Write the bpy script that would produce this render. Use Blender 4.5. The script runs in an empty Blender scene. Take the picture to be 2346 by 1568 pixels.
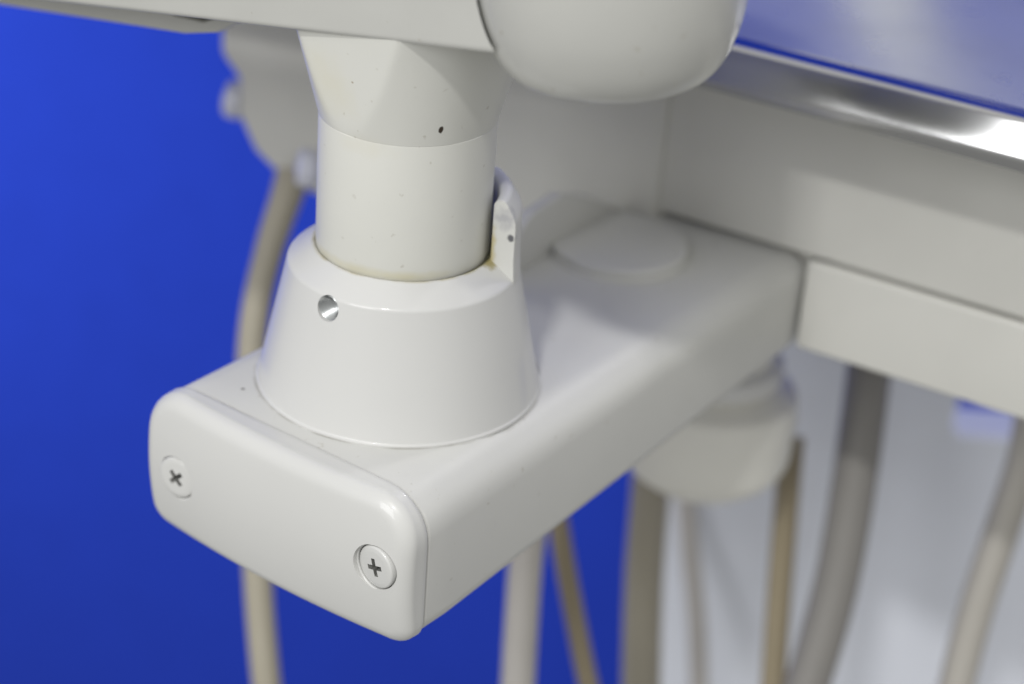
import bpy, bmesh, math, random
from mathutils import Vector, Matrix
random.seed(4)
S = 0.001                      # everything below is written in millimetres
col = bpy.context.scene.collection
scn = bpy.context.scene
PI = math.pi

# ------------------------------------------------------------------ camera
CP = Vector((239.73, -302.41, 215.07))
CR = Vector((0.79944433, 0.59708063, 0.06620793))
CU = Vector((-0.32859455, 0.34235638, 0.88023731))
CD = Vector((-0.50290594, 0.72545629, -0.46989231))
cam = bpy.data.cameras.new('camera')
cam.sensor_width = 36.0
cam.lens = 36.0 * 4524.5 / 2346.0
cam.clip_start = 0.01; cam.clip_end = 50
camo = bpy.data.objects.new('camera', cam); col.objects.link(camo)
m = Matrix((CR, CU, -CD)).transposed().to_4x4(); m.translation = CP * S
camo.matrix_world = m
scn.camera = camo
cam.dof.use_dof = True
cam.dof.focus_distance = 0.398
cam.dof.aperture_fstop = 7.6

# ------------------------------------------------------------------ world: a plain room, bright above, dark below
w = bpy.data.worlds.new('World'); scn.world = w; w.use_nodes = True
nt = w.node_tree; bg = nt.nodes['Background']
tc = nt.nodes.new('ShaderNodeTexCoord'); sx = nt.nodes.new('ShaderNodeSeparateXYZ')
nt.links.new(tc.outputs['Generated'], sx.inputs[0])
rp = nt.nodes.new('ShaderNodeValToRGB'); nt.links.new(sx.outputs['Z'], rp.inputs[0])
mr = nt.nodes.new('ShaderNodeMapRange'); mr.inputs[1].default_value = -1; mr.inputs[2].default_value = 1
nt.links.new(sx.outputs['Z'], mr.inputs[0]); nt.links.new(mr.outputs[0], rp.inputs[0])
e = rp.color_ramp.elements
e[0].position = .25; e[0].color = (.36, .36, .35, 1)
e[1].position = .9; e[1].color = (.90, .895, .88, 1)
nt.links.new(rp.outputs[0], bg.inputs[0]); bg.inputs[1].default_value = 0.86

def area(name, loc, target, sx_, sy_, power, color=(1, 1, 1)):
    l = bpy.data.lights.new(name, 'AREA'); l.shape = 'RECTANGLE'; l.size = sx_; l.size_y = sy_
    l.energy = power; l.color = color
    o = bpy.data.objects.new(name, l); col.objects.link(o)
    o.location = Vector(loc)
    o.rotation_euler = (Vector(target) - Vector(loc)).to_track_quat('-Z', 'Y').to_euler()
    return o
# ceiling lamps in front of the unit (key), a broad window to the front left
area('key_lamp', (0.50, -1.40, 1.72), (0, 0, 0), .17, .10, 18.5, (1, .99, .97))
area('window_light', (-.04, -1.9, 1.0), (0, 0, 0), .8, .9, 16, (.985, .99, 1))
area('rear_ceiling_lamp', (.08, .62, .70), (0, .03, 0), .07, .07, 1.25, (1, .99, .97))
area('backdrop_fill', (-1.0, .05, -.38), (-.96, .70, -.55), .6, .6, 3.9, (1, 1, 1))  # added lamp out of view, brightens the left of the backdrop

scn.view_settings.view_transform = 'Standard'
scn.view_settings.look = 'None'
scn.view_settings.exposure = 0
scn.view_settings.gamma = 1

# ------------------------------------------------------------------ helpers
def at(x, y, dep):
    """point in front of the lens, mm: x, y in a 2346 x 1568 frame, dep along the view axis"""
    return CP + (CD + CR * ((x - 1173) / 4524.5) - CU * ((y - 784) / 4524.5)) * dep

def tag(o, label=None, cat=None, group=None, kind=None):
    if label: o['label'] = label
    if cat: o['category'] = cat
    if group: o['group'] = group
    if kind: o['kind'] = kind
    return o

def empty(name, loc=(0, 0, 0)):
    o = bpy.data.objects.new(name, None); o.empty_display_size = .01
    o.location = Vector(loc) * S; col.objects.link(o); return o

def build(name, verts, faces, mat, parent=None, sharp=38, smooth=True):
    me = bpy.data.meshes.new(name)
    off = Vector((0, 0, 0))
    p = parent
    while p is not None: off += p.location; p = p.parent
    me.from_pydata([tuple(Vector(v) * S - off) for v in verts], [], faces)
    me.update()
    bm = bmesh.new(); bm.from_mesh(me)
    bmesh.ops.remove_doubles(bm, verts=bm.verts, dist=1e-7)
    bmesh.ops.recalc_face_normals(bm, faces=bm.faces)
    bm.to_mesh(me); bm.free()
    if smooth:
        me.polygons.foreach_set('use_smooth', [True] * len(me.polygons))
        me.set_sharp_from_angle(angle=math.radians(sharp))
    me.materials.append(mat)
    o = bpy.data.objects.new(name, me); col.objects.link(o)
    o.parent = parent
    return o

def loft(rings, cap0=True, cap1=True, closed=True):
    """rings: equal-length lists of points"""
    v = []; f = []; n = len(rings[0])
    for r_ in rings: v += [tuple(q) for q in r_]
    for i in range(len(rings) - 1):
        for j in range(n if closed else n - 1):
            a = i * n + j; b = i * n + (j + 1) % n
            f.append((a, b, b + n, a + n))
    if cap0: f.append(tuple(range(n - 1, -1, -1)))
    if cap1: f.append(tuple((len(rings) - 1) * n + k for k in range(n)))
    return v, f

def lathe(profile, cx=0, cy=0, seg=96, M=None, cap0=True, cap1=True):
    """profile (r, z) from bottom to top; M optional matrix"""
    rings = []
    for (r_, z) in profile:
        ring = [Vector((cx + r_ * math.cos(2 * PI * k / seg), cy + r_ * math.sin(2 * PI * k / seg), z)) for k in range(seg)]
        if M: ring = [M @ q for q in ring]
        rings.append(ring)
    return loft(rings, cap0, cap1)

def fillet(pts, seg=5):
    """pts: list of (x, y, radius); returns the rounded polyline (open ends keep their points)"""
    out = []
    n = len(pts)
    for i, (x, y, r_) in enumerate(pts):
        P = Vector((x, y))
        if r_ <= 0 or i == 0 or i == n - 1: out.append((x, y)); continue
        A = Vector(pts[i - 1][:2]) - P; B = Vector(pts[i + 1][:2]) - P
        a = A.angle(B); t_ = min(r_ / math.tan(a / 2), A.length * .49, B.length * .49)
        r2 = t_ * math.tan(a / 2)
        A.normalize(); B.normalize()
        c = P + (A + B).normalized() * (r2 / math.sin(a / 2))
        s = P + A * t_ - c; e_ = P + B * t_ - c
        a0 = math.atan2(s.y, s.x); a1 = math.atan2(e_.y, e_.x)
        da = (a1 - a0 + PI) % (2 * PI) - PI
        for k in range(seg + 1):
            an = a0 + da * k / seg
            out.append((c.x + r2 * math.cos(an), c.y + r2 * math.sin(an)))
    return out

def fillet_closed(pts, seg=6):
    n = len(pts)
    q = [pts[-1]] + list(pts) + [pts[0]]
    out = []
    for i in range(1, n + 1):
        out += fillet([q[i - 1], q[i], q[i + 1]], seg)[1:-1]
    return out

def prism(outline, place, d0, d1, bev=1.0, seg=4):
    """closed 2-D outline extruded from depth d0 to d1 with rounded end edges; place(a, b, d) -> 3-D point"""
    c = Vector((sum(p[0] for p in outline) / len(outline), sum(p[1] for p in outline) / len(outline)))
    n = len(outline)
    def inset(dd):
        res = []
        for i in range(n):
            P = Vector(outline[i]); A = Vector(outline[i - 1]); B = Vector(outline[(i + 1) % n])
            t_ = (B - A)
            if t_.length < 1e-9: res.append(P); continue
            t_.normalize(); nn = Vector((-t_.y, t_.x))
            res.append(P + nn * dd * sgn)
        return res
    area_ = sum(outline[i - 1][0] * outline[i][1] - outline[i][0] * outline[i - 1][1] for i in range(n))
    sgn = 1 if area_ > 0 else -1
    rings = []
    s = 1 if d1 > d0 else -1
    for k in range(seg + 1):
        a = PI / 2 * k / seg
        ins = bev * (1 - math.sin(a)); dz = bev * (1 - math.cos(a))
        rings.append([place(p.x, p.y, d0 + s * dz) for p in inset(ins)])
    for k in range(seg, -1, -1):
        a = PI / 2 * k / seg
        ins = bev * (1 - math.sin(a)); dz = bev * (1 - math.cos(a))
        rings.append([place(p.x, p.y, d1 - s * dz) for p in inset(ins)])
    return loft(rings)

def rrect(a0, a1, b0, b1, r0, n=6):
    """rounded rectangle outline; r0 radius or 4 radii: (a0b0, a1b0, a1b1, a0b1)"""
    rr = r0 if isinstance(r0, (tuple, list)) else (r0,) * 4
    out = []
    for (cx, cy, sx_, sy_, r_, st) in ((a0, b0, 1, 1, rr[0], PI), (a1, b0, -1, 1, rr[1], 1.5 * PI), (a1, b1, -1, -1, rr[2], 0), (a0, b1, 1, -1, rr[3], PI / 2)):
        for k in range(n + 1):
            an = st + PI / 2 * k / n
            out.append((cx + sx_ * r_ + r_ * math.cos(an), cy + sy_ * r_ + r_ * math.sin(an)))
    return out

def densify(outline, step):
    out = []
    n = len(outline)
    for i in range(n):
        A = Vector(outline[i]); B = Vector(outline[(i + 1) % n]); L = (B - A).length
        k = max(1, int(L / step))
        for j in range(k): out.append(tuple(A + (B - A) * j / k))
    return out

def catmull(P, n=14):
    P = [Vector(p) for p in P]
    Q = [P[0] * 2 - P[1]] + P + [P[-1] * 2 - P[-2]]
    out = []
    for i in range(1, len(Q) - 2):
        for k in range(n):
            t_ = k / n; a, b, c, d_ = Q[i - 1:i + 3]
            out.append(.5 * ((2 * b) + (c - a) * t_ + (2 * a - 5 * b + 4 * c - d_) * t_ ** 2 + (3 * b - a - 3 * c + d_) * t_ ** 3))
    out.append(P[-1]); return out

def tube(path, rad, seg=24):
    rings = []; up = None
    for i, p in enumerate(path):
        t_ = (path[min(i + 1, len(path) - 1)] - path[max(i - 1, 0)]).normalized()
        if up is None: up = t_.orthogonal().normalized()
        up = (up - t_ * up.dot(t_)).normalized(); b = t_.cross(up)
        R = rad(i / (len(path) - 1)) if callable(rad) else rad
        rings.append([p + (up * math.cos(2 * PI * k / seg) + b * math.sin(2 * PI * k / seg)) * R for k in range(seg)])
    return loft(rings)

def boolean(o, cutter, op='DIFFERENCE'):
    md = o.modifiers.new('b', 'BOOLEAN'); md.operation = op; md.object = cutter; md.solver = 'EXACT'
    bpy.context.view_layer.update()
    dg = bpy.context.evaluated_depsgraph_get()
    me = bpy.data.meshes.new_from_object(o.evaluated_get(dg))
    o.modifiers.clear(); old = o.data; o.data = me; me.name = old.name
    me.set_sharp_from_angle(angle=math.radians(38))
    bpy.data.objects.remove(cutter)

# ------------------------------------------------------------------ materials
def mat(name, color, rough=.35, metal=0.0, coat=0.0, mottling=.03, bump=.0, bscale=900, spec=.5, tint=None, sss=0, specks=0):
    M = bpy.data.materials.new(name); M.use_nodes = True
    n = M.node_tree.nodes; L = M.node_tree.links; b = n['Principled BSDF']
    b.inputs['Roughness'].default_value = rough; b.inputs['Metallic'].default_value = metal
    b.inputs['Coat Weight'].default_value = coat; b.inputs['Coat Roughness'].default_value = .05
    b.inputs['Specular IOR Level'].default_value = spec
    t_ = n.new('ShaderNodeTexCoord')
    nz = n.new('ShaderNodeTexNoise'); nz.inputs['Scale'].default_value = 28; nz.inputs['Detail'].default_value = 5
    L.new(t_.outputs['Object'], nz.inputs['Vector'])
    mx = n.new('ShaderNodeMix'); mx.data_type = 'RGBA'
    c2 = tint or tuple(c * (1 - 2.2 * mottling) for c in color)
    mx.inputs['A'].default_value = (*color, 1); mx.inputs['B'].default_value = (*c2, 1)
    cr = n.new('ShaderNodeValToRGB'); cr.color_ramp.elements[0].position = .42; cr.color_ramp.elements[1].position = .72
    L.new(nz.outputs['Fac'], cr.inputs[0]); L.new(cr.outputs[0], mx.inputs['Factor'])
    L.new(mx.outputs['Result'], b.inputs['Base Color'])
    # slightly uneven gloss
    n2 = n.new('ShaderNodeTexNoise'); n2.inputs['Scale'].default_value = 90; n2.inputs['Detail'].default_value = 4
    L.new(t_.outputs['Object'], n2.inputs['Vector'])
    r2 = n.new('ShaderNodeMapRange'); r2.inputs[3].default_value = rough * .85; r2.inputs[4].default_value = rough * 1.2
    L.new(n2.outputs['Fac'], r2.inputs[0]); L.new(r2.outputs[0], b.inputs['Roughness'])
    if bump:
        n3 = n.new('ShaderNodeTexNoise'); n3.inputs['Scale'].default_value = bscale; n3.inputs['Detail'].default_value = 3
        L.new(t_.outputs['Object'], n3.inputs['Vector'])
        bp = n.new('ShaderNodeBump'); bp.inputs['Strength'].default_value = bump; bp.inputs['Distance'].default_value = .0004
        L.new(n3.outputs['Fac'], bp.inputs['Height']); L.new(bp.outputs[0], b.inputs['Normal'])
    if sss:
        b.inputs['Subsurface Weight'].default_value = sss; b.inputs['Subsurface Radius'].default_value = (.002, .002, .002)
    if specks:
        n4 = n.new('ShaderNodeTexNoise'); n4.inputs['Scale'].default_value = 420; n4.inputs['Detail'].default_value = 2
        L.new(t_.outputs['Object'], n4.inputs['Vector'])
        r4 = n.new('ShaderNodeMapRange'); r4.inputs[1].default_value = .70; r4.inputs[2].default_value = .76; r4.inputs[4].default_value = specks
        L.new(n4.outputs['Fac'], r4.inputs[0])
        m4 = n.new('ShaderNodeMix'); m4.data_type = 'RGBA'; L.new(r4.outputs[0], m4.inputs['Factor'])
        L.new(mx.outputs['Result'], m4.inputs['A']); m4.inputs['B'].default_value = (.34, .31, .24, 1)
        L.new(m4.outputs['Result'], b.inputs['Base Color'])
    return M

def stain(M, color, loc, size, edge=.25, strength=1.0, noise=.0, nscale=600):
    """a mark of its own shape at loc (mm, object space): an ellipsoid of half sizes size (mm)"""
    n = M.node_tree.nodes; L = M.node_tree.links; b = n['Principled BSDF']
    src = b.inputs['Base Color'].links[0].from_socket
    t_ = n.new('ShaderNodeTexCoord'); mp = n.new('ShaderNodeMapping'); mp.vector_type = 'POINT'
    mp.inputs['Scale'].default_value = tuple(1 / (s_ * S) for s_ in size)
    mp.inputs['Location'].default_value = tuple(-(l - o_) / s_ for l, s_, o_ in zip(loc, size, (0, 0, M.get('oz', 0))))
    L.new(t_.outputs['Object'], mp.inputs['Vector'])
    ln = n.new('ShaderNodeVectorMath'); ln.operation = 'LENGTH'; L.new(mp.outputs[0], ln.inputs[0])
    val = ln.outputs['Value']
    if noise:
        nz = n.new('ShaderNodeTexNoise'); nz.inputs['Scale'].default_value = nscale; L.new(t_.outputs['Object'], nz.inputs['Vector'])
        ad = n.new('ShaderNodeMath'); ad.operation = 'MULTIPLY_ADD'; ad.inputs[1].default_value = noise; ad.inputs[2].default_value = -noise * .5
        L.new(nz.outputs['Fac'], ad.inputs[0])
        a2 = n.new('ShaderNodeMath'); L.new(ad.outputs[0], a2.inputs[0]); L.new(val, a2.inputs[1]); val = a2.outputs[0]
    r_ = n.new('ShaderNodeMapRange'); r_.inputs[1].default_value = 1 - edge; r_.inputs[2].default_value = 1
    r_.inputs[3].default_value = strength; r_.inputs[4].default_value = 0
    L.new(val, r_.inputs[0])
    mx = n.new('ShaderNodeMix'); mx.data_type = 'RGBA'; L.new(r_.outputs[0], mx.inputs['Factor'])
    L.new(src, mx.inputs['A']); mx.inputs['B'].default_value = (*color, 1)
    L.new(mx.outputs['Result'], b.inputs['Base Color'])

def ring_stain(M, color, R0, width, zc, zh, strength, nscale=350):
    # dirt line of uneven width round the z axis
    n = M.node_tree.nodes; L = M.node_tree.links; b = n['Principled BSDF']
    src = b.inputs['Base Color'].links[0].from_socket
    t_ = n.new('ShaderNodeTexCoord'); sp_ = n.new('ShaderNodeSeparateXYZ'); L.new(t_.outputs['Object'], sp_.inputs[0])
    cb_ = n.new('ShaderNodeCombineXYZ'); L.new(sp_.outputs['X'], cb_.inputs['X']); L.new(sp_.outputs['Y'], cb_.inputs['Y'])
    ln = n.new('ShaderNodeVectorMath'); ln.operation = 'LENGTH'; L.new(cb_.outputs[0], ln.inputs[0])
    d1 = n.new('ShaderNodeMath'); d1.operation = 'SUBTRACT'; L.new(ln.outputs['Value'], d1.inputs[0]); d1.inputs[1].default_value = R0 * S
    ab = n.new('ShaderNodeMath'); ab.operation = 'ABSOLUTE'; L.new(d1.outputs[0], ab.inputs[0])
    r1 = n.new('ShaderNodeMapRange'); r1.inputs[1].default_value = width * S * .3; r1.inputs[2].default_value = width * S
    r1.inputs[3].default_value = strength; r1.inputs[4].default_value = 0; L.new(ab.outputs[0], r1.inputs[0])
    nz = n.new('ShaderNodeTexNoise'); nz.inputs['Scale'].default_value = nscale; nz.inputs['Detail'].default_value = 4
    L.new(t_.outputs['Object'], nz.inputs['Vector'])
    r2 = n.new('ShaderNodeMapRange'); r2.inputs[1].default_value = .38; r2.inputs[2].default_value = .62; L.new(nz.outputs['Fac'], r2.inputs[0])
    m1 = n.new('ShaderNodeMath'); m1.operation = 'MULTIPLY'; L.new(r1.outputs[0], m1.inputs[0]); L.new(r2.outputs[0], m1.inputs[1])
    z1 = n.new('ShaderNodeMath'); z1.operation = 'SUBTRACT'; L.new(sp_.outputs['Z'], z1.inputs[0]); z1.inputs[1].default_value = (zc - M.get('oz', 0)) * S
    z2 = n.new('ShaderNodeMath'); z2.operation = 'ABSOLUTE'; L.new(z1.outputs[0], z2.inputs[0])
    z3 = n.new('ShaderNodeMath'); z3.operation = 'LESS_THAN'; L.new(z2.outputs[0], z3.inputs[0]); z3.inputs[1].default_value = zh * S
    m2 = n.new('ShaderNodeMath'); m2.operation = 'MULTIPLY'; L.new(m1.outputs[0], m2.inputs[0]); L.new(z3.outputs[0], m2.inputs[1])
    mx = n.new('ShaderNodeMix'); mx.data_type = 'RGBA'; L.new(m2.outputs[0], mx.inputs['Factor'])
    L.new(src, mx.inputs['A']); mx.inputs['B'].default_value = (*color, 1)
    L.new(mx.outputs['Result'], b.inputs['Base Color'])

CREAM = (.60, .60, .575)
m_arm = mat('cream_lacquer', CREAM, .42, coat=0, mottling=.015, bump=.03, bscale=500, spec=.3, specks=.35)
m_cap = mat('cream_lacquer_cap', (.60, .60, .58), .36, coat=.35, mottling=.01, bump=.015, bscale=500)
m_collar = mat('cream_lacquer_collar', (.60, .60, .585), .36, coat=.35, mottling=.012, spec=.35)
m_post = mat('cream_painted_post', (.65, .65, .605), .42, coat=.08, mottling=.02, specks=.4, bump=.05, bscale=700)
m_cover = mat('cream_plastic_cover', (.50, .50, .47), .30, coat=.4, mottling=.03, specks=.5, bump=.04, bscale=400)
m_unit = mat('warm_cream_plastic', (.585, .58, .54), .38, mottling=.03)
m_screw = mat('painted_screw', (.62, .62, .60), .3, coat=.3)
m_slot = mat('screw_recess', (.14, .14, .13), .6)
m_steel = mat('polished_steel', (.52, .52, .52), .13, metal=1, mottling=.03)
m_tray = mat('brushed_steel_tray', (.62, .64, .64), .28, metal=.72, mottling=.05)
m_thread = mat('bare_thread_steel', (.55, .57, .57), .25, metal=1)
m_hose = mat('beige_rubber_hose', (.37, .34, .265), .5, mottling=.04)
m_hose_grey = mat('grey_beige_hose', (.40, .38, .34), .5, mottling=.04)
m_hose_dark = mat('grey_brown_hose', (.235, .225, .21), .5, mottling=.04)
m_hose_tan = mat('tan_hose', (.30, .25, .16), .5, mottling=.04)
m_hose_pale = mat('pale_beige_hose', (.50, .475, .44), .5, mottling=.04)
m_knob = mat('clear_white_knob', (.62, .63, .70), .25, coat=.3, sss=.2)
m_blue = mat('blue_backdrop_cloth', (.019, .055, .54), .8, mottling=.03, spec=.1)
m_panel = mat('pale_blue_grey_panel', (.80, .83, .91), .5, mottling=.02)
m_white = mat('white_enamel', (.75, .75, .74), .4)
m_grime_shade = mat('gap_grime_and_shade', (.10, .095, .05), .7)  # gap grime; also colours the block standing for the slot's shade

m_post['oz'] = 25.0; m_arm['oz'] = -35.0; m_collar['oz'] = -35.0
# the post's own marks: nick, specks, yellowed film
stain(m_post, (.58, .54, .36), (5, -14, 33.2), (26, 12, 1.6), .8, .6, .9, 220)
stain(m_post, (.60, .57, .44), (3, -20, 61), (10, 8, 3), .9, .25, 1.2, 260)
stain(m_post, (.63, .60, .45), (-6, -19, 72), (9, 7, 9), .9, .35, 1.2, 220)
stain(m_post, (.03, .018, .008), (16.3, -10.5, 66.2), (.6, .6, 1.1), .35, 1.0, .6, 1500)
stain(m_post, (.25, .17, .08), (.8, -19.5, 74.4), (.45, 1.0, .3), .5, .7)
stain(m_arm, (.09, .075, .06), (-20.5, -28.4, 0), (.6, .6, 2), .5, .8)
stain(m_arm, (.28, .26, .22), (-4, -36.6, 0), (8, .35, 2), .5, .5, 1.2, 900)

ring_stain(m_arm, (.34, .33, .30), 31.8, .6, 0, 2, .7, 130)
ring_stain(m_collar, (.34, .30, .14), 19.2, 1.0, 33, 1.2, .8, 250)

# ------------------------------------------------------------------ backdrop and pale cabinet
hd = Vector((-.5697, .8218, 0)); rt = Vector((.8218, .5697, 0))
def wallplace(o_):
    return lambda a, b, d_: o_ + rt * a + Vector((0, 0, b)) + hd * d_
bc = CP + hd * 1450; bc.z = 0
v, f = [], []
NX, NZ = 60, 40
for i in range(NX + 1):
    for j in range(NZ + 1):
        a = -2000 + 4000 * i / NX; b = -1500 + 3000 * j / NZ
        wv = 3.5 * math.sin(a / 170 + .4) + 2 * math.sin(a / 67 + b / 400)
        v.append(bc + rt * a + Vector((0, 0, b)) + hd * (wv - (b + 300) * .36))
for i in range(NX):
    for j in range(NZ):
        a = i * (NZ + 1) + j; f.append((a, a + NZ + 1, a + NZ + 2, a + 1))
bd = build('backdrop', v, f, m_blue, None)
tag(bd, 'plain royal blue cloth backdrop hanging behind the dental unit', 'backdrop', kind='structure')

# cabinet panel behind the hoses (front face with a lower step at its right)
cb = CP + hd * 598; cb.z = 0
poly = [(62, -420), (62, -112), (64, -100), (168, -96), (170.5, -100), (170.5, -156), (173, -159.5), (360, -159.5), (360, -420)]
poly = [(a * .913, (b - 215) * .913 + 215) for a, b in poly]
v, f = prism(poly, wallplace(cb), 0, 22, 2)
pn = build('cabinet', v, f, m_panel, None)
tag(pn, 'pale blue-grey cabinet panel with a stepped top edge behind the hanging hoses', 'cabinet')

# ------------------------------------------------------------------ instrument unit (rear right)
unit = tag(empty('instrument_unit', (40, 150, 0)), 'cream plastic dental instrument unit under the steel tray', 'dental unit')
P3 = lambda a, b, d_: Vector((a, b, d_))
yaw = .1
hs = [(-6, 114), (260, 114 + yaw * 267), (250, 262), (-20, 235)]
hs = fillet_closed([(x, y, 1.5) for x, y in hs])
v, f = prism(hs, P3, 1.1, 49, 1.4)
build('housing', v, f, m_unit, unit)
lp = fillet_closed([(x, y, r_) for x, y, r_ in [(38.2, 118.6, .8), (262, 118.6 + yaw * 224, 5), (250, 262, 5), (30, 240, 5)]])
v, f = prism(lp, P3, -25.5, -.1, 1.2)
build('lower_panel', v, f, m_unit, unit)
v, f = prism([(0, 120.5), (235, 143.5), (235, 228), (0, 228)], P3, -20, 20, 1)
build('chassis', v, f, m_unit, unit)
bp_ = fillet([(-164, 49, 0), (-164.5, 3, 5), (-157, -3, 3), (-157, -15, 4), (-150, -25, 6), (-136, -32, 9), (-100, -32, 4), (-90, -29, 4), (-7, -29, 2), (-4.5, -22, 2), (-4.5, 49, 0)], 5)
v, f = prism(bp_, lambda a, b, d_: Vector((a, d_, b)), 112, 165, 3)
build('side_housing', v, f, m_unit, unit)

def knob(px, py, dep, R, ln, ax):
    c = at(px, py, dep)
    M = Matrix.Translation(c) @ Vector(ax).to_track_quat('Z', 'Y').to_matrix().to_4x4()
    pr_ = fillet([(0.01, -ln, 0), (R * .7, -ln, .5), (R * .7, -1, .5), (R, 0, 1.4), (R, ln * .55, 1.6), (0.01, ln * .62, 0)], 5)
    v, f = lathe(pr_, seg=40, M=M)
    return build('knob', v, f, m_knob, unit)
knob(722, 388, 565, 5.6, 9, (-.75, -.65, .1))
knob(556, 232, 612, 6.0, 9, (-.9, -.4, .1))

# pivot cup under the unit
cpx, cpy = -.5, 148.0
pr_ = fillet([(0.01, -97, 0), (15, -96.5, 12), (25.5, -88, 11), (26.2, -72, 3), (25.5, -64, 3), (17, -60, 4), (17, -20, 0)], 6)
v, f = lathe(pr_, cpx, cpy)
m_cup = mat('cup_plastic_lit', (.86, .85, .79), .35, mottling=.03)  # unit's cream lightened in the colour for light missing on the cup
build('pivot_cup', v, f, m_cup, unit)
pr_ = fillet([(17.02, -59.5, 0), (20.5, -59, 1), (20.5, -54, 3), (17.02, -52, 0)], 5)  # white ring stands in for the highlight on the cup's shoulder
v, f = lathe(pr_, cpx, cpy, cap0=False, cap1=False)
build('cup_highlight_ring', v, f, m_white, unit)

# white pole rising behind the tray
q = at(1885, 60, 1); vv = q - CP
k = (50 - CP.z) / vv.z; Pm = CP + vv * k
hv = Vector((vv.x, vv.y, 0)).normalized()
pp = Pm + hv * 195
v, f = lathe([(16, 40), (16, 520)], pp.x, pp.y, 48)
pl = build('pole', v, f, m_white, unit)

# ------------------------------------------------------------------ steel tray
ta = math.atan(.095); tx = Vector((math.cos(ta), math.sin(ta), 0)); ty = Vector((-math.sin(ta), math.cos(ta), 0))
T0 = Vector((-190, 79.2, 0))
tray = tag(empty('instrument_tray', (60, 160, 50)), 'polished steel instrument tray with a rolled rim on top of the cream unit', 'tray')
L_, W_ = 550, 178
v, f = prism(rrect(4, L_ - 4, 4, W_ - 4, 10), lambda a, b, d_: T0 + tx * a + ty * b + Vector((0, 0, d_)), 57.6, 58.8, .3, 2)
build('tray_floor', v, f, m_tray, tray)
def rimsec():
    # (outward distance, height): inner wall, rolled top, outer lip turned down
    return fillet([(6.0, 58.0, 0), (4.4, 58.9, .8), (3.0, 59.3, .8), (1.0, 59.8, 1.6), (-2.2, 58.4, 2.6), (-5.4, 50.0, 3.0), (-4.2, 46.6, 1.4), (-2.2, 47.4, .6), (-1.0, 52, .5), (4, 56.5, 0)], 6)
sec = rimsec()
rings = []
for (a, b, nx_, ny_) in [(x, y, 0, 0) for x, y in rrect(0, L_, 0, W_, 12, 8)]:
    cxr = min(max(a, 12), L_ - 12); cyr = min(max(b, 12), W_ - 12)
    n_ = Vector((a - cxr, b - cyr))
    n_.normalize()
    rings.append([T0 + tx * (a - n_.x * o_) + ty * (b - n_.y * o_) + Vector((0, 0, h)) for o_, h in sec])
rings.append(rings[0])
v, f = loft(rings, False, False)
build('rim', v, f, m_steel, tray, sharp=50)

# ------------------------------------------------------------------ hoses
HG = 'hoses hanging below the unit'
def hose(name, pts, r_, m_, label, ferrule=None):
    path = catmull([at(*p) for p in pts], 16)
    v, f = tube(path, r_)
    o = build(name, v, f, m_, None)
    tag(o, label, 'hose', HG)
    return o
hose('hose', [(672, 400, 598), (655, 455, 596), (618, 570, 594), (588, 700, 592), (575, 830, 592), (578, 1000, 592), (585, 1200, 592), (596, 1400, 592), (614, 1600, 592), (640, 1850, 600)],
     lambda t_: 5.4 - 1.0 * min(1, t_ * 4), m_hose, 'leftmost beige rubber hose, curving down from the left end of the unit')
hose('hose', [(1240, 900, 575), (1222, 1150, 575), (1203, 1300, 575), (1185, 1600, 575), (1175, 1850, 575)], 5.0, m_hose_pale,
     'pale beige hose directly under the bracket arm, against the blue cloth')
hose('hose', [(1240, 950, 600), (1272, 1150, 600), (1305, 1350, 600), (1355, 1600, 600), (1420, 1850, 600)], 3.2, m_hose_tan,
     'thin tan hose slanting down to the right beneath the bracket arm')
hose('hose', [(1500, 950, 640), (1490, 1120, 640), (1475, 1330, 640), (1468, 1600, 640), (1462, 1850, 640)], 6.4, m_hose,
     'thick grey-beige hose under the left side of the pivot cup, where blue meets pale grey')
hose('hose', [(1565, 1050, 700), (1580, 1250, 700), (1597, 1450, 700), (1606, 1800, 700)], 3.4, m_hose_pale,
     'faint thin grey hose right of the thick one, under the middle of the pivot cup')
hose('hose', [(1815, 1000, 612), (1802, 1150, 612), (1786, 1350, 612), (1770, 1600, 612), (1760, 1850, 612)], 3.9, m_hose_tan,
     'tan hose under the right side of the pivot cup')
hose('hose', [(1998, 780, 596), (1978, 950, 594), (1945, 1180, 594), (1905, 1380, 594), (1840, 1600, 594), (1780, 1780, 594)], 6.8, m_hose_dark,
     'thick dark grey-brown hose slanting down from the lower edge of the unit')
hose('hose', [(2370, 930, 600), (2345, 1060, 600), (2290, 1230, 600), (2235, 1400, 600), (2185, 1600, 600), (2150, 1800, 600)], 5.4, m_hose_grey,
     'beige hose nearest the right side of the photo')

# ------------------------------------------------------------------ bracket arm (the beam with its cap, collar, pivot)
brk = tag(empty('bracket_arm', (0, 0, -35)), 'glossy cream bracket arm with a screwed end cap and a conical collar', 'bracket arm')
def beam_ring(y, a=37.6, z0=-35, z1=0, rt_=10, rb=6, crown=.5):
    o = densify(rrect(-a, a, z0, z1, (rb, rb, rt_, rt_), 8), 1e9)
    return [Vector((x + .5, y, z + (crown * (1 - (x / a) ** 2) if z > z1 - 3 else 0) - (crown if z > z1 - 3 else 0))) for x, z in o]
rings = []
for k in range(5):
    an = PI / 2 * k / 4; ins = .8 * (1 - math.sin(an))
    rings.append(beam_ring(-35.8 + .8 * (1 - math.cos(an)), 37.6 - ins, -35.1 + ins, -.0 - ins, max(10 - ins, 1)))
for k in range(1, 21):
    t_ = k / 20; y = -35 + 157 * t_
    rings.append(beam_ring(y, 37.6 - 1.3 * t_, -35.1 + 6.7 * t_, 0, 10 - 2 * t_, 5))
v, f = loft(rings)
beam = build('beam', v, f, m_arm, brk)

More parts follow.
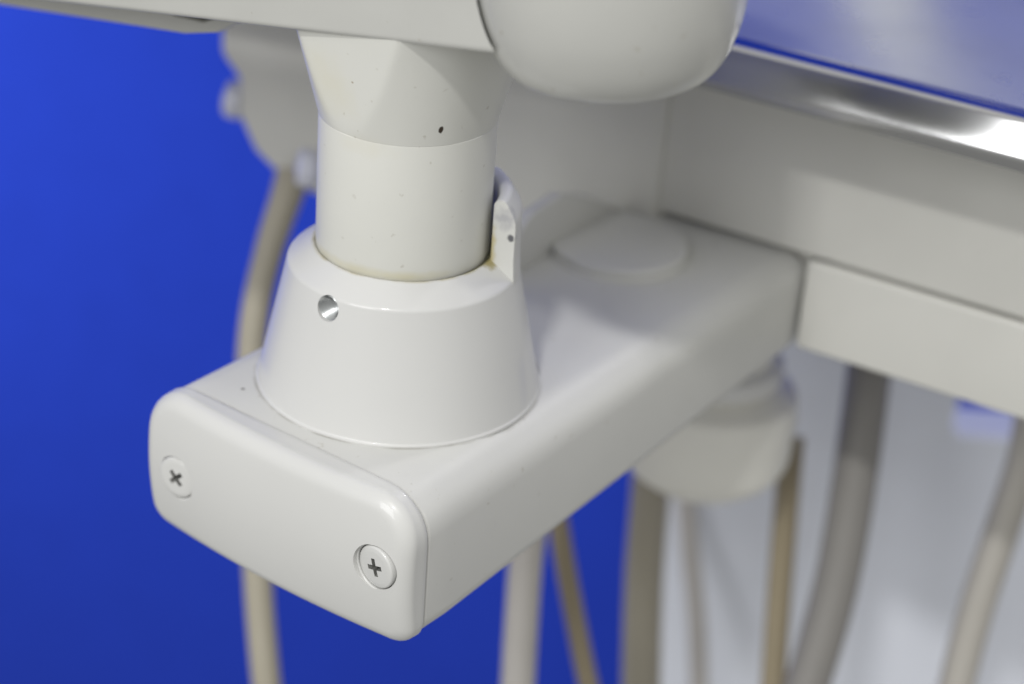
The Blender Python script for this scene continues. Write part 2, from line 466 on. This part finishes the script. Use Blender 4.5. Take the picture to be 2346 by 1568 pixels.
def rr_fixed(a0, a1, b0, b1, r4, nl=26, ns=12, nc=8):
    out = []
    C4 = [(a0, b0, 1, 1, r4[0], PI), (a1, b0, -1, 1, r4[1], 1.5 * PI), (a1, b1, -1, -1, r4[2], 0), (a0, b1, 1, -1, r4[3], PI / 2)]
    corners = []
    for (cx, cy, sx_, sy_, r_, st) in C4:
        corners.append([(cx + sx_ * r_ + r_ * math.cos(st + PI / 2 * k / nc), cy + sy_ * r_ + r_ * math.sin(st + PI / 2 * k / nc)) for k in range(nc + 1)])
    for i in range(4):
        out += corners[i]
        A = Vector(corners[i][-1]); B = Vector(corners[(i + 1) % 4][0]); m_ = nl if i % 2 == 0 else ns
        for k in range(1, m_): out.append(tuple(A + (B - A) * k / m_))
    return out
cw, cz0, cz1 = 37.8, -35.3, .3
cx0 = .5
czm = (cz0 + cz1) / 2; chh = (cz1 - cz0) / 2
def cap_ring(ins, y, wt):
    r4 = [max(r_ - ins, .05) for r_ in (5.5, 5.5, 10.5, 10.5)]
    o = rr_fixed(-cw + ins, cw - ins, cz0 + ins, cz1 - ins, r4)
    res = []
    for x, z in o:
        g = 2.6 * (1 - (x / cw) ** 2) + 2.4 * (1 - ((z - czm) / chh) ** 2)
        res.append(Vector((x + cx0, y - g * wt, z if ins < 17.7 else czm)))
    return res
rings = [cap_ring(.9, -35.95, 0), cap_ring(.25, -36.1, 0), cap_ring(0, -36.5, 0)]
for k in range(1, 4): rings.append(cap_ring(.05 * k, -36.5 - .35 * k, k / 3 * .9))
R_ = 3.6
for k in range(0, 11):
    an = PI / 2 * k / 10
    rings.append(cap_ring(.15 + R_ * (1 - math.cos(an)), -37.6 - R_ * .72 * math.sin(an), .9 + .1 * math.sin(an)))
for ins in (5.2, 6.5, 8, 9.5, 11, 12.5, 14, 15.5, 16.6, 17.4, 17.75):
    rings.append(cap_ring(ins, -37.6 - R_ * .72, 1))
v, f = loft(rings, True, False)
cap = build('end_cap', v, f, m_cap, brk, sharp=30)

def cyl_obj(c, axis, r_, l0, l1, m_, seg=48, prof=None):
    M = Matrix.Translation(Vector(c)) @ Vector(axis).to_track_quat('Z', 'Y').to_matrix().to_4x4()
    v, f = lathe(prof or [(r_, l0), (r_, l1)], seg=seg, M=M)
    return build('cutter', v, f, m_)
def face_y(x, z):
    return -37.6 - R_ * .72 - 2.6 * (1 - ((x - cx0) / cw) ** 2) - 2.4 * (1 - ((z - czm) / chh) ** 2)
for sx_, sz_, rot in ((-25.6, -18.2, .75), (30.6, -15.8, .3)):
    fy = face_y(sx_, sz_)
    e1 = .3
    nrm = Vector((face_y(sx_ - e1, sz_) - face_y(sx_ + e1, sz_), 0, face_y(sx_, sz_ - e1) - face_y(sx_, sz_ + e1))) / (2 * e1)
    nrm = Vector((nrm.x * -1, -1, nrm.z * -1)).normalized()
    nrm = Vector((nrm.x * -1, nrm.y, nrm.z * -1))
    c = Vector((sx_, fy, sz_))
    boolean(cap, cyl_obj(c, nrm, 5.15, -1.9, 3, m_cap, prof=[(5.05, -1.9), (5.05, -.15), (5.25, .1), (5.25, 3)]))
    M = Matrix.Translation(c) @ nrm.to_track_quat('Z', 'Y').to_matrix().to_4x4()
    prof = fillet([(0.01, -1.8, 0), (4.8, -1.8, 0), (4.8, -.18, .5), (3.6, .0, 1.5), (0.01, .15, 0)], 6)
    v, f = lathe(prof, seg=64, M=M)
    sc = build('screw', v, f, m_screw, cap)
    sc.data.materials.append(m_slot)
    # phillips recess: two crossed tapered wedges
    for q in range(2):
        an = rot + q * PI / 2
        vs = []
        for z, L2, w2 in ((1.2, 2.8, .66), (-1.6, .9, .3)):
            for (a_, b_) in ((-L2, -w2), (L2, -w2), (L2, w2), (-L2, w2)):
                vs.append(M @ Vector((a_ * math.cos(an) - b_ * math.sin(an), a_ * math.sin(an) + b_ * math.cos(an), z)))
        cu = build('cutter', vs, [(0, 1, 2, 3), (7, 6, 5, 4), (0, 4, 5, 1), (1, 5, 6, 2), (2, 6, 7, 3), (3, 7, 4, 0)], m_slot, smooth=False)
        boolean(sc, cu)

# collar
prof = [(0.01, 25), (19.15, 25), ] + fillet([(19.15, 26, 0), (19.15, 33.2, .5), (25.1, 28.6, 1.4), (31.2, .4, .6), (31.6, .02, 0)], 7)[0:] + [(31.6, -.6), (0.01, -.6)]
v, f = lathe(prof, seg=160)
collar = build('collar', v, f, m_collar, brk, sharp=32)
ha = math.radians(-88.2); hdir = Vector((math.cos(ha), math.sin(ha), 0))
c = hdir * 25.7 + Vector((0, 0, 26.1))
boolean(collar, cyl_obj(c, hdir, 2.75, -5.8, 4, m_collar))
# threaded insert in the hole
pf = []
for k in range(17):
    pf.append((2.72 if k % 2 == 0 else 2.35, -5.7 + k * .33))
M = Matrix.Translation(c) @ hdir.to_track_quat('Z', 'Y').to_matrix().to_4x4()
v, f = lathe([(0.01, -5.72)] + pf, seg=40, M=M, cap1=False)
build('threaded_hole', v, f, m_thread, collar, sharp=80)
# stop lug behind the post
lug = fillet([(19.7, 27, 0), (19.7, 46.0, 1.2), (22.0, 47.2, 2.2), (24.9, 42.5, 5), (24.95, 33.5, 2), (25.4, 26.6, 0)], 5)
rings = []
for k in range(25):
    an = math.radians(17 + 50 * k / 24)
    e_ = .35 if k in (0, 24) else 0
    cxm = sum(q[0] for q in lug) / len(lug); czm2 = sum(q[1] for q in lug) / len(lug)
    rings.append([Vector(((r_ + (cxm - r_) * e_ * .12) * math.cos(an), (r_ + (cxm - r_) * e_ * .12) * math.sin(an), z + (czm2 - z) * e_ * .03)) for r_, z in lug])
    if k == 0:
        an = math.radians(17.7); rings.append([Vector((r_ * math.cos(an), r_ * math.sin(an), z)) for r_, z in lug])
v, f = loft(rings)
m_lug = mat('cream_lacquer_lug', (.61, .61, .58), .45, spec=.3, mottling=.03, bump=.25, bscale=350)
m_lug['oz'] = -35.0
stain(m_lug, (.10, .10, .11), (22.9, 6.9, 38.6), (.9, 2.5, 1.0), .4, .95, .8, 900)
stain(m_lug, (.30, .30, .33), (21.6, 6.5, 43), (3.0, 3, 3.2), .8, .6, 1.2, 700)
stain(m_lug, (.45, .37, .12), (19.0, 5.8, 35), (1.1, 2, 7), .7, .7, .9, 700)
build('stop_lug', v, f, m_lug, collar)
# grime in the gap round the post
v, f = lathe([(18.5, 31.2), (19.25, 31.2), (19.25, 32.0), (18.5, 32.2)], seg=96, cap0=False, cap1=False)
build('gap_ring', v, f, m_grime_shade, collar)
stain(m_collar, (.30, .25, .08), (19.4, 5.0, 32.6), (3.2, 3.0, 1.8), .6, .9, .9, 900)

# rounded rib on the far side of the beam
rib = fillet_closed([(48, -2, 1), (56, 7, 3), (66, 14, 5), (78, 15.2, 5), (92, 9.8, 4), (108, 1.6, 2), (110, -2, 1)])
v, f = prism(rib, lambda a, b, d_: Vector((d_, a, b)), -12, -15.5, .8)
build('side_rib', v, f, m_arm, brk)
# pivot button on the beam
prof = fillet([(18.4, -1.0, 0), (18.4, .3, .3), (17.8, .3, .2), (17.6, 2.9, .9), (0.01, 3.0, 0)], 6)
v, f = lathe(prof, -.3, 88.5, 96)
build('pivot_button', v, f, m_arm, brk)

# ------------------------------------------------------------------ spring arm: post, arm cover, knuckle
arm = tag(empty('spring_arm', (0, 0, 25)), 'cream spring arm on a round post that stands in the conical collar', 'support arm')
prof = fillet([(0.01, 25.3, 0), (18.75, 25.3, .4), (18.75, 62.2, .25), (18.5, 62.45, 0)], 4)
v, f = lathe(prof, -.5, 0, seg=128)
build('post', v, f, m_post, arm)
def zb(x): return 90.4 + .169 * (x - 37)
rings = []
N = 256
for k in range(0, 31):
    zt = k / 30
    ring = []
    for j in range(N):
        th = 2 * PI * j / N
        z = 62.3 + (zb(19 * math.cos(th)) + 2 - 62.3) * zt
        Rc = 18.78 + .27 * (z - 62.3); d_ = 18.85 + .075 * (z - 62.3)
        r_ = Rc
        for q_ in range(4):
            cth = math.cos(th - math.radians(-93 + 90 * q_))
            if cth > .2:
                # power mean: a soft edge where the cone meets the planar cut
                x = (d_ if q_ == 0 else 20.1 + .15 * (z - 62.3)) / cth
                p_ = 100 if q_ == 0 else 24
                r_ = r_ * (1 + (r_ / x) ** p_) ** (-1 / p_)
        ring.append(Vector((-.5 + r_ * math.cos(th), r_ * math.sin(th), z)))
    rings.append(ring)
v, f = loft(rings)
build('post_head', v, f, m_post, arm, sharp=50)

# arm cover, rising to the right
out = fillet_closed([(-260, zb(-260), 2), (58, zb(58), 1), (58, 138, 6), (-260, 84, 6)])
v, f = prism(out, lambda a, b, d_: Vector((a, d_, b)), -21.6, 21.6, 1.0)
cover = build('arm_cover', v, f, m_cover, arm)
kx, ky = 46.5, 0
kp = [(0.01, -13.8), (8, -13.7), (14, -13), (18.5, -11), (21.6, -7.6), (23.8, -3), (25.2, 2), (26.2, 9), (26.7, 18), (26.9, 30), (27, 65)]
KM = Matrix.Translation((47.2, 0, 95.5)) @ Matrix.Rotation(math.radians(-6), 4, 'Y')
def smoothprof(p, n=5):
    q = catmull([Vector((a, b, 0)) for a, b in p], n); return [(max(v_.x, .01), v_.y) for v_ in q]
sp = smoothprof(kp)
cutp = [(r_ + .6 if r_ > .02 else .01, z - (.6 if z < 60 else -40)) for r_, z in sp]
v, f = lathe(cutp, seg=96, M=KM)
boolean(cover, build('cutter', v, f, m_cover))
v, f = lathe(sp, seg=128, M=KM)
build('knuckle_cap', v, f, m_cover, arm, sharp=60)
# lower shell with its rounded open end and a dark block painting the slot's shade
lo = [(-260, 33), (-128, 53.2), (-80, 60.2), (-66, 62.2), (-56, 65.0), (-49, 69.5), (-45, 75), (-47, 76), (-52.5, 70.3), (-60, 66.6), (-69, 65.8), (-76, 68), (-80, 74), (-260, 44)]
v, f = prism(lo, lambda a, b, d_: Vector((a, d_, b)), 0, 16, .6)
build('lower_cover', v, f, m_cover, arm)
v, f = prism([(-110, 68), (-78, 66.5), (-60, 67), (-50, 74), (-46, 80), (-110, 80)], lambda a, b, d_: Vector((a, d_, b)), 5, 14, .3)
build('slot_shade_block', v, f, m_grime_shade, arm)
